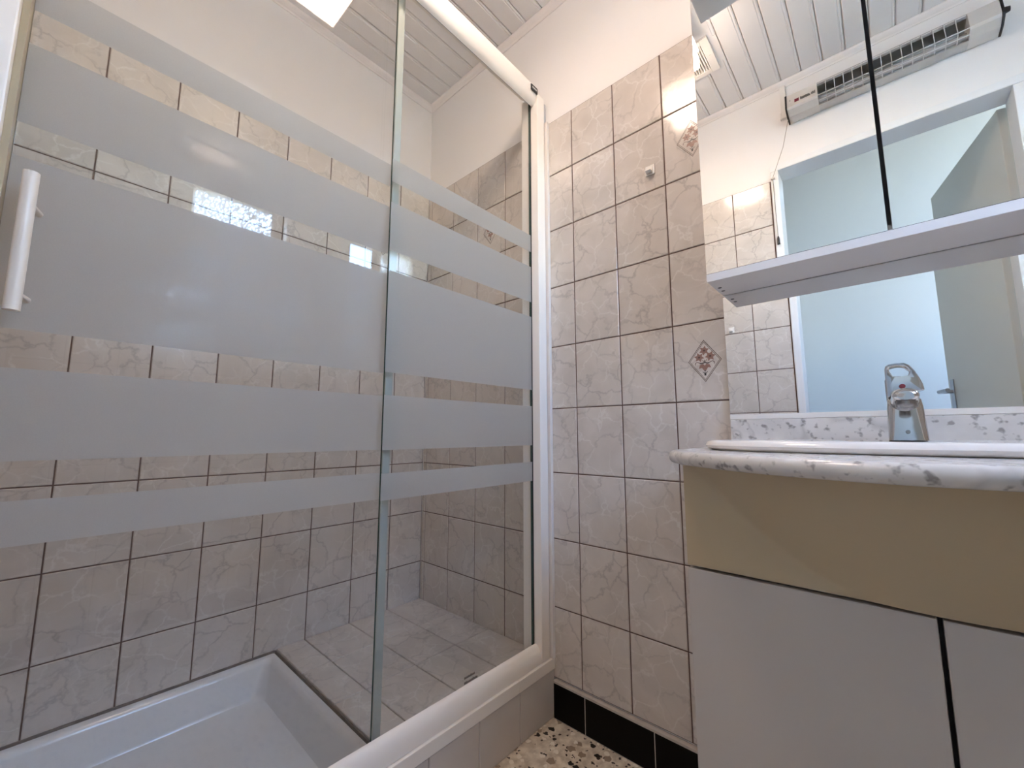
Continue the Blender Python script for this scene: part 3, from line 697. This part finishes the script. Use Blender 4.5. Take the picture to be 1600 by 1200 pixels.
# ------------------------------------------------------------------ hooks
def hook(name, c, n, label):
    t = thing(name, label, 'hook', c); n = Vector(n); u = Vector((0, 0, 1)).cross(n)
    c = Vector(c)
    def P(a_, b_, z): return c+u*a_+n*b_+Vector((0, 0, z))
    g = MB(); s = .0135
    g.loft([[P(x, .0004, z) for x, z in ((-s, -.0145), (s, -.0145), (s, .0145), (-s, .0145))], [P(x, .0028, z) for x, z in ((-s, -.0145), (s, -.0145), (s, .0145), (-s, .0145))]])
    g.build('backplate', 'plastic_white', t, bevel=.002)
    g = MB(); prof = [(.0026, .010), (.0036, .010), (.0055, -.002), (.0115, -.0085), (.0175, -.006), (.019, -.008), (.0125, -.0135), (.0075, -.0135), (.0026, -.010)]
    g.loft([[P(x, b_, z) for b_, z in prof] for x in (-.0075, .0075)]); g.build('hook_arm', 'plastic_white', t, bevel=.0008)
hook('adhesive_hook', (0, -1.037, 1.5655), (-1, 0, 0), 'small white plastic adhesive hook on the tiles left of the mirror cabinet')
hook('adhesive_hook', (XW, -.935, 1.346), (1, 0, 0), 'small white plastic hook on tiles beside the doorway, seen reflected')

# ------------------------------------------------------------------ ceiling lamp
lp = thing('ceiling_lamp', 'square ribbed glass ceiling lamp glowing warm', 'lamp', (-.633, -.968, ZC-.001))
LX, LY, LS = -.633, -.968, .09
g = MB(); g.box(LX-.05, LX+.05, LY-.05, LY+.05, ZC-.018, ZC-.0005); g.box(LX-.02, LX+.02, LY-.02, LY+.02, ZC-.0698, ZC-.018); g.build('lamp_base', 'plastic_white', lp, bevel=.003)
g = MB(); rings = []
per = []
nrib = 22
for sx_, sy_, dx_, dy_ in ((-1, -1, 1, 0), (1, -1, 0, 1), (1, 1, -1, 0), (-1, 1, 0, -1)):
    for k in range(nrib*2):
        t = k/(nrib*2)*2; q = .003 if k % 2 else 0
        per.append((sx_+dx_*t, sy_+dy_*t, q))
for s, z in ((.084, ZC-.076), (.090, ZC-.105), (.090, ZC-.145), (.084, ZC-.155), (.045, ZC-.159), (.006, ZC-.160)):
    rings.append([(LX+x*(s-q*s/.09), LY+y*(s-q*s/.09), z+(q*.5 if z < ZC-.15 else 0)) for x, y, q in per])
g.mi = 1; g.loft(rings[:4], cap=False); g.mi = 0; g.loft(rings[3:]); g.build('lamp_shade', ['lamp_glass', 'lamp_side'], lp)
B(LX-.093, LX+.093, LY-.093, LY+.093, ZC-.0755, ZC-.070).build('top_plate', 'plastic_white', lp, bevel=.002)

# ------------------------------------------------------------------ air vent
av = thing('air_vent', 'white slatted air vent on the board ceiling, seen in mirror', 'vent', (-.84, -.99, ZC))
vx0, vx1, vy0, vy1 = -.932, -.748, -1.082, -.898; zf = ZC-.012
g = MB(); bw = .030
g.box(vx0, vx1, vy0, vy0+bw, zf, ZC-.0003); g.box(vx0, vx1, vy1-bw, vy1, zf, ZC-.0003); g.box(vx0, vx0+bw*.8, vy0+bw, vy1-bw, zf, ZC-.0003); g.box(vx1-bw*.8, vx1, vy0+bw, vy1-bw, zf, ZC-.0003)
g.build('frame', 'plastic_white', av, bevel=.002)
g = MB(); q = .002
g.box(VX0, VX0+q, VY0, VY1, ZC, ZC+.24); g.box(VX1-q, VX1, VY0, VY1, ZC, ZC+.24); g.box(VX0+q, VX1-q, VY0, VY0+q, ZC, ZC+.24); g.box(VX0+q, VX1-q, VY1-q, VY1, ZC, ZC+.24); g.box(VX0, VX1, VY0, VY1, ZC+.24, ZC+.243)
g.build('duct', 'laminate', av)
ns = 13; ys0, ys1 = vy0+bw, vy1-bw; st = (ys1-ys0)/ns
sm = None
for k in range(ns):
    yk = ys0+st*(k+.5)
    B(vx0+bw*.8, vx1-bw*.8, yk-st*.24, yk+st*.24, zf+.001, ZC-.003).build('slat', 'plastic_white', av)
for x, y in (((vx0+vx1)/2, vy0+.014), ((vx0+vx1)/2, vy1-.014), (vx0+.012, (vy0+vy1)/2)):
    MB().tube([(x, y, zf-.0012), (x, y, zf+.001)], .003, 12).build('screw', 'white_metal', av, smooth=True)

# ------------------------------------------------------------------ wall heater
ht = thing('wall_heater', 'radiant bar heater with wire guard above the doorway, seen in mirror', 'heater', (XW, -1.567, 2.15))
HY0, HY1, GY0, GY1 = -1.277, -1.862, -1.380, -1.791
hp = lambda ins=0: [(XW+.0006, 2.151), (XW+.050, 2.151), (XW+.082, 2.162), (XW+.088, 2.17), (XW+.074, 2.232), (XW+.066, 2.237), (XW+.0006, 2.237)]
for a_, b_ in ((HY0, GY0), (GY1, HY1)):
    MB().prism(hp(), 'y', b_, a_).build('end_housing', 'heater_body', ht, bevel=.0012)
for y, s in ((HY0, 1), (HY1, -1)):
    MB().prism([(x+(.002 if x > XW+.01 else 0), z+(.002 if z > 2.2 else -.002)) for x, z in hp()], 'y', y+s*.0002, y+s*.006).build('end_cap', 'dark', ht)
g = MB(); g.prism([(XW+.0006, 2.152), (XW+.046, 2.152), (XW+.046, 2.155), (XW+.004, 2.158), (XW+.004, 2.222), (XW+.060, 2.226), (XW+.060, 2.236), (XW+.0006, 2.236)], 'y', GY1, GY0); g.build('reflector', 'reflector', ht)
for z, x in ((2.186, .032), (2.172, .036)):
    MB().tube([(XW+x, GY0, z), (XW+x, GY1, z)], .006, 12).build('heating_tube', 'quartz', ht, smooth=True)
nw = 15
for k in range(1, nw):
    y = GY0+(GY1-GY0)*k/nw
    MB().tube([(XW+.046, y, 2.1535), (XW+.080, y, 2.163), (XW+.0865, y, 2.172), (XW+.074, y, 2.230), (XW+.062, y, 2.236)], .0014, 6).build('guard_wire', 'wire', ht)
for x, z in ((.0865, 2.168), (.070, 2.2335), (.066, 2.159)):
    MB().tube([(XW+x, GY0, z), (XW+x, GY1, z)], .0016, 6).build('guard_rail', 'wire', ht)
g = MB(); g.tube([(XW+.05, HY1-.006, 2.20), (XW+.05, HY1-.024, 2.20)], [.012, .008], 12); g.build('switch_knob', 'dark', ht, smooth=True)
def onface(y, z): return XW+.088-(z-2.17)*(.014/.062)
g = MB(); random.seed(5); y = -1.312
def mark(g, y0_, y1_, z0, z1, mi):
    g.mi = mi; p = [(onface(0, z)+.0006, y, z) for y, z in ((y0_, z0), (y1_, z0), (y1_, z1), (y0_, z1))]; g.add(p, [(0, 1, 2, 3)])
mark(g, -1.304, -1.319, 2.183, 2.199, 1)
for k in range(8): 
    y0_ = -1.324-k*.0042; mark(g, y0_, y0_-.0034, 2.1845, 2.1845+(.015 if k == 0 else random.uniform(.009, .014)), 0)
for k in range(4):
    y0_ = -1.3605-k*.0035; mark(g, y0_, y0_-.0026, 2.186, 2.186+random.uniform(.009, .015), 0)
mark(g, -1.287, -1.290, 2.199, 2.203, 0)
g.build('maker_print', ['print_dark', 'red'], ht)
g = MB(); g.tube([(XW+.04, HY0+.004, 2.150), (XW+.02, -1.245, 2.05), (XW+.012, -1.197, 1.931)], .0011, 6); g.tube([(XW+.012, -1.197, 1.931), (XW+.011, -1.1975, 1.8), (XW+.010, -1.199, 1.664)], .0014, 6)
pc = g.build('pull_cord', 'cord', ht)
MB().tube([(XW+.010, -1.199, 1.664), (XW+.010, -1.199, 1.655), (XW+.010, -1.199, 1.628)], [.0025, .0045, .0055], 10).build('cord_pull', 'dark', pc, smooth=True)
ck = B(XW+.0065, XW+.016, -1.190, -1.205, 1.926, 1.931).build('cord_guide', 'heater_body', org=(XW+.01, -1.197, 1.928)); tag(ck, 'small grey cord guide at the corner of the door frame', 'cord guide')
tk = thing('cable_trunking', 'white cable trunking running from crown moulding down to heater', 'cable trunking', (XW, -1.258, 2.20))
B(XW-.0048, XW+.012, -1.2475, -1.2685, 2.185, 2.335).build('trunking', 'plastic_white', tk, bevel=.0012)
B(XW-.0048, XW+.010, -1.2420, -1.2470, 2.185, 2.215).build('end_stop', 'plastic_white', tk, bevel=.0012)

# ------------------------------------------------------------------ garden seen through the window
gd = B(-14, 12, -30, -4, -3.2, -3.1).build('ground', 'grass'); struct(gd, 'lawn below the window', 'ground')
def conifer(x, y, h, label):
    t = thing('conifer_tree', label, 'tree', (x, y, -3.1))
    MB().tube([(x, y, -3.1), (x, y, -3.1+h*.95)], [h*.025, h*.004], 8).build('trunk', 'bark', t)
    g = MB(); random.seed(int(h*10))
    for k in range(26):
        z = -3.1+h*(.12+.86*k/26); r = h*.20*(1-k/27)+.12
        for q in range(9):
            t_ = q*2*math.pi/9+k*.7; rr = r*random.uniform(.6, 1.15); c, s = math.cos(t_), math.sin(t_)
            tip = (x+c*rr, y+s*rr, z-rr*.3); w = rr*.22
            g.add([(x, y, z+.05), (x+c*rr*.6-s*w, y+s*rr*.6+c*w, z-rr*.12), tip, (x+c*rr*.6+s*w, y+s*rr*.6-c*w, z-rr*.12), (x+c*rr*.6, y+s*rr*.6, z-rr*.05+w*.5)], [(0, 1, 4), (0, 4, 3), (1, 2, 4), (4, 2, 3)])
    g.build('foliage', 'needles', t)
conifer(2.2, -9.5, 9.0, 'tall dark conifer outside the window')
conifer(-4.5, -14.0, 8.0, 'shorter conifer farther out in the garden')
conifer(-.6, -11, 7.0, 'slim conifer between the two larger trees')
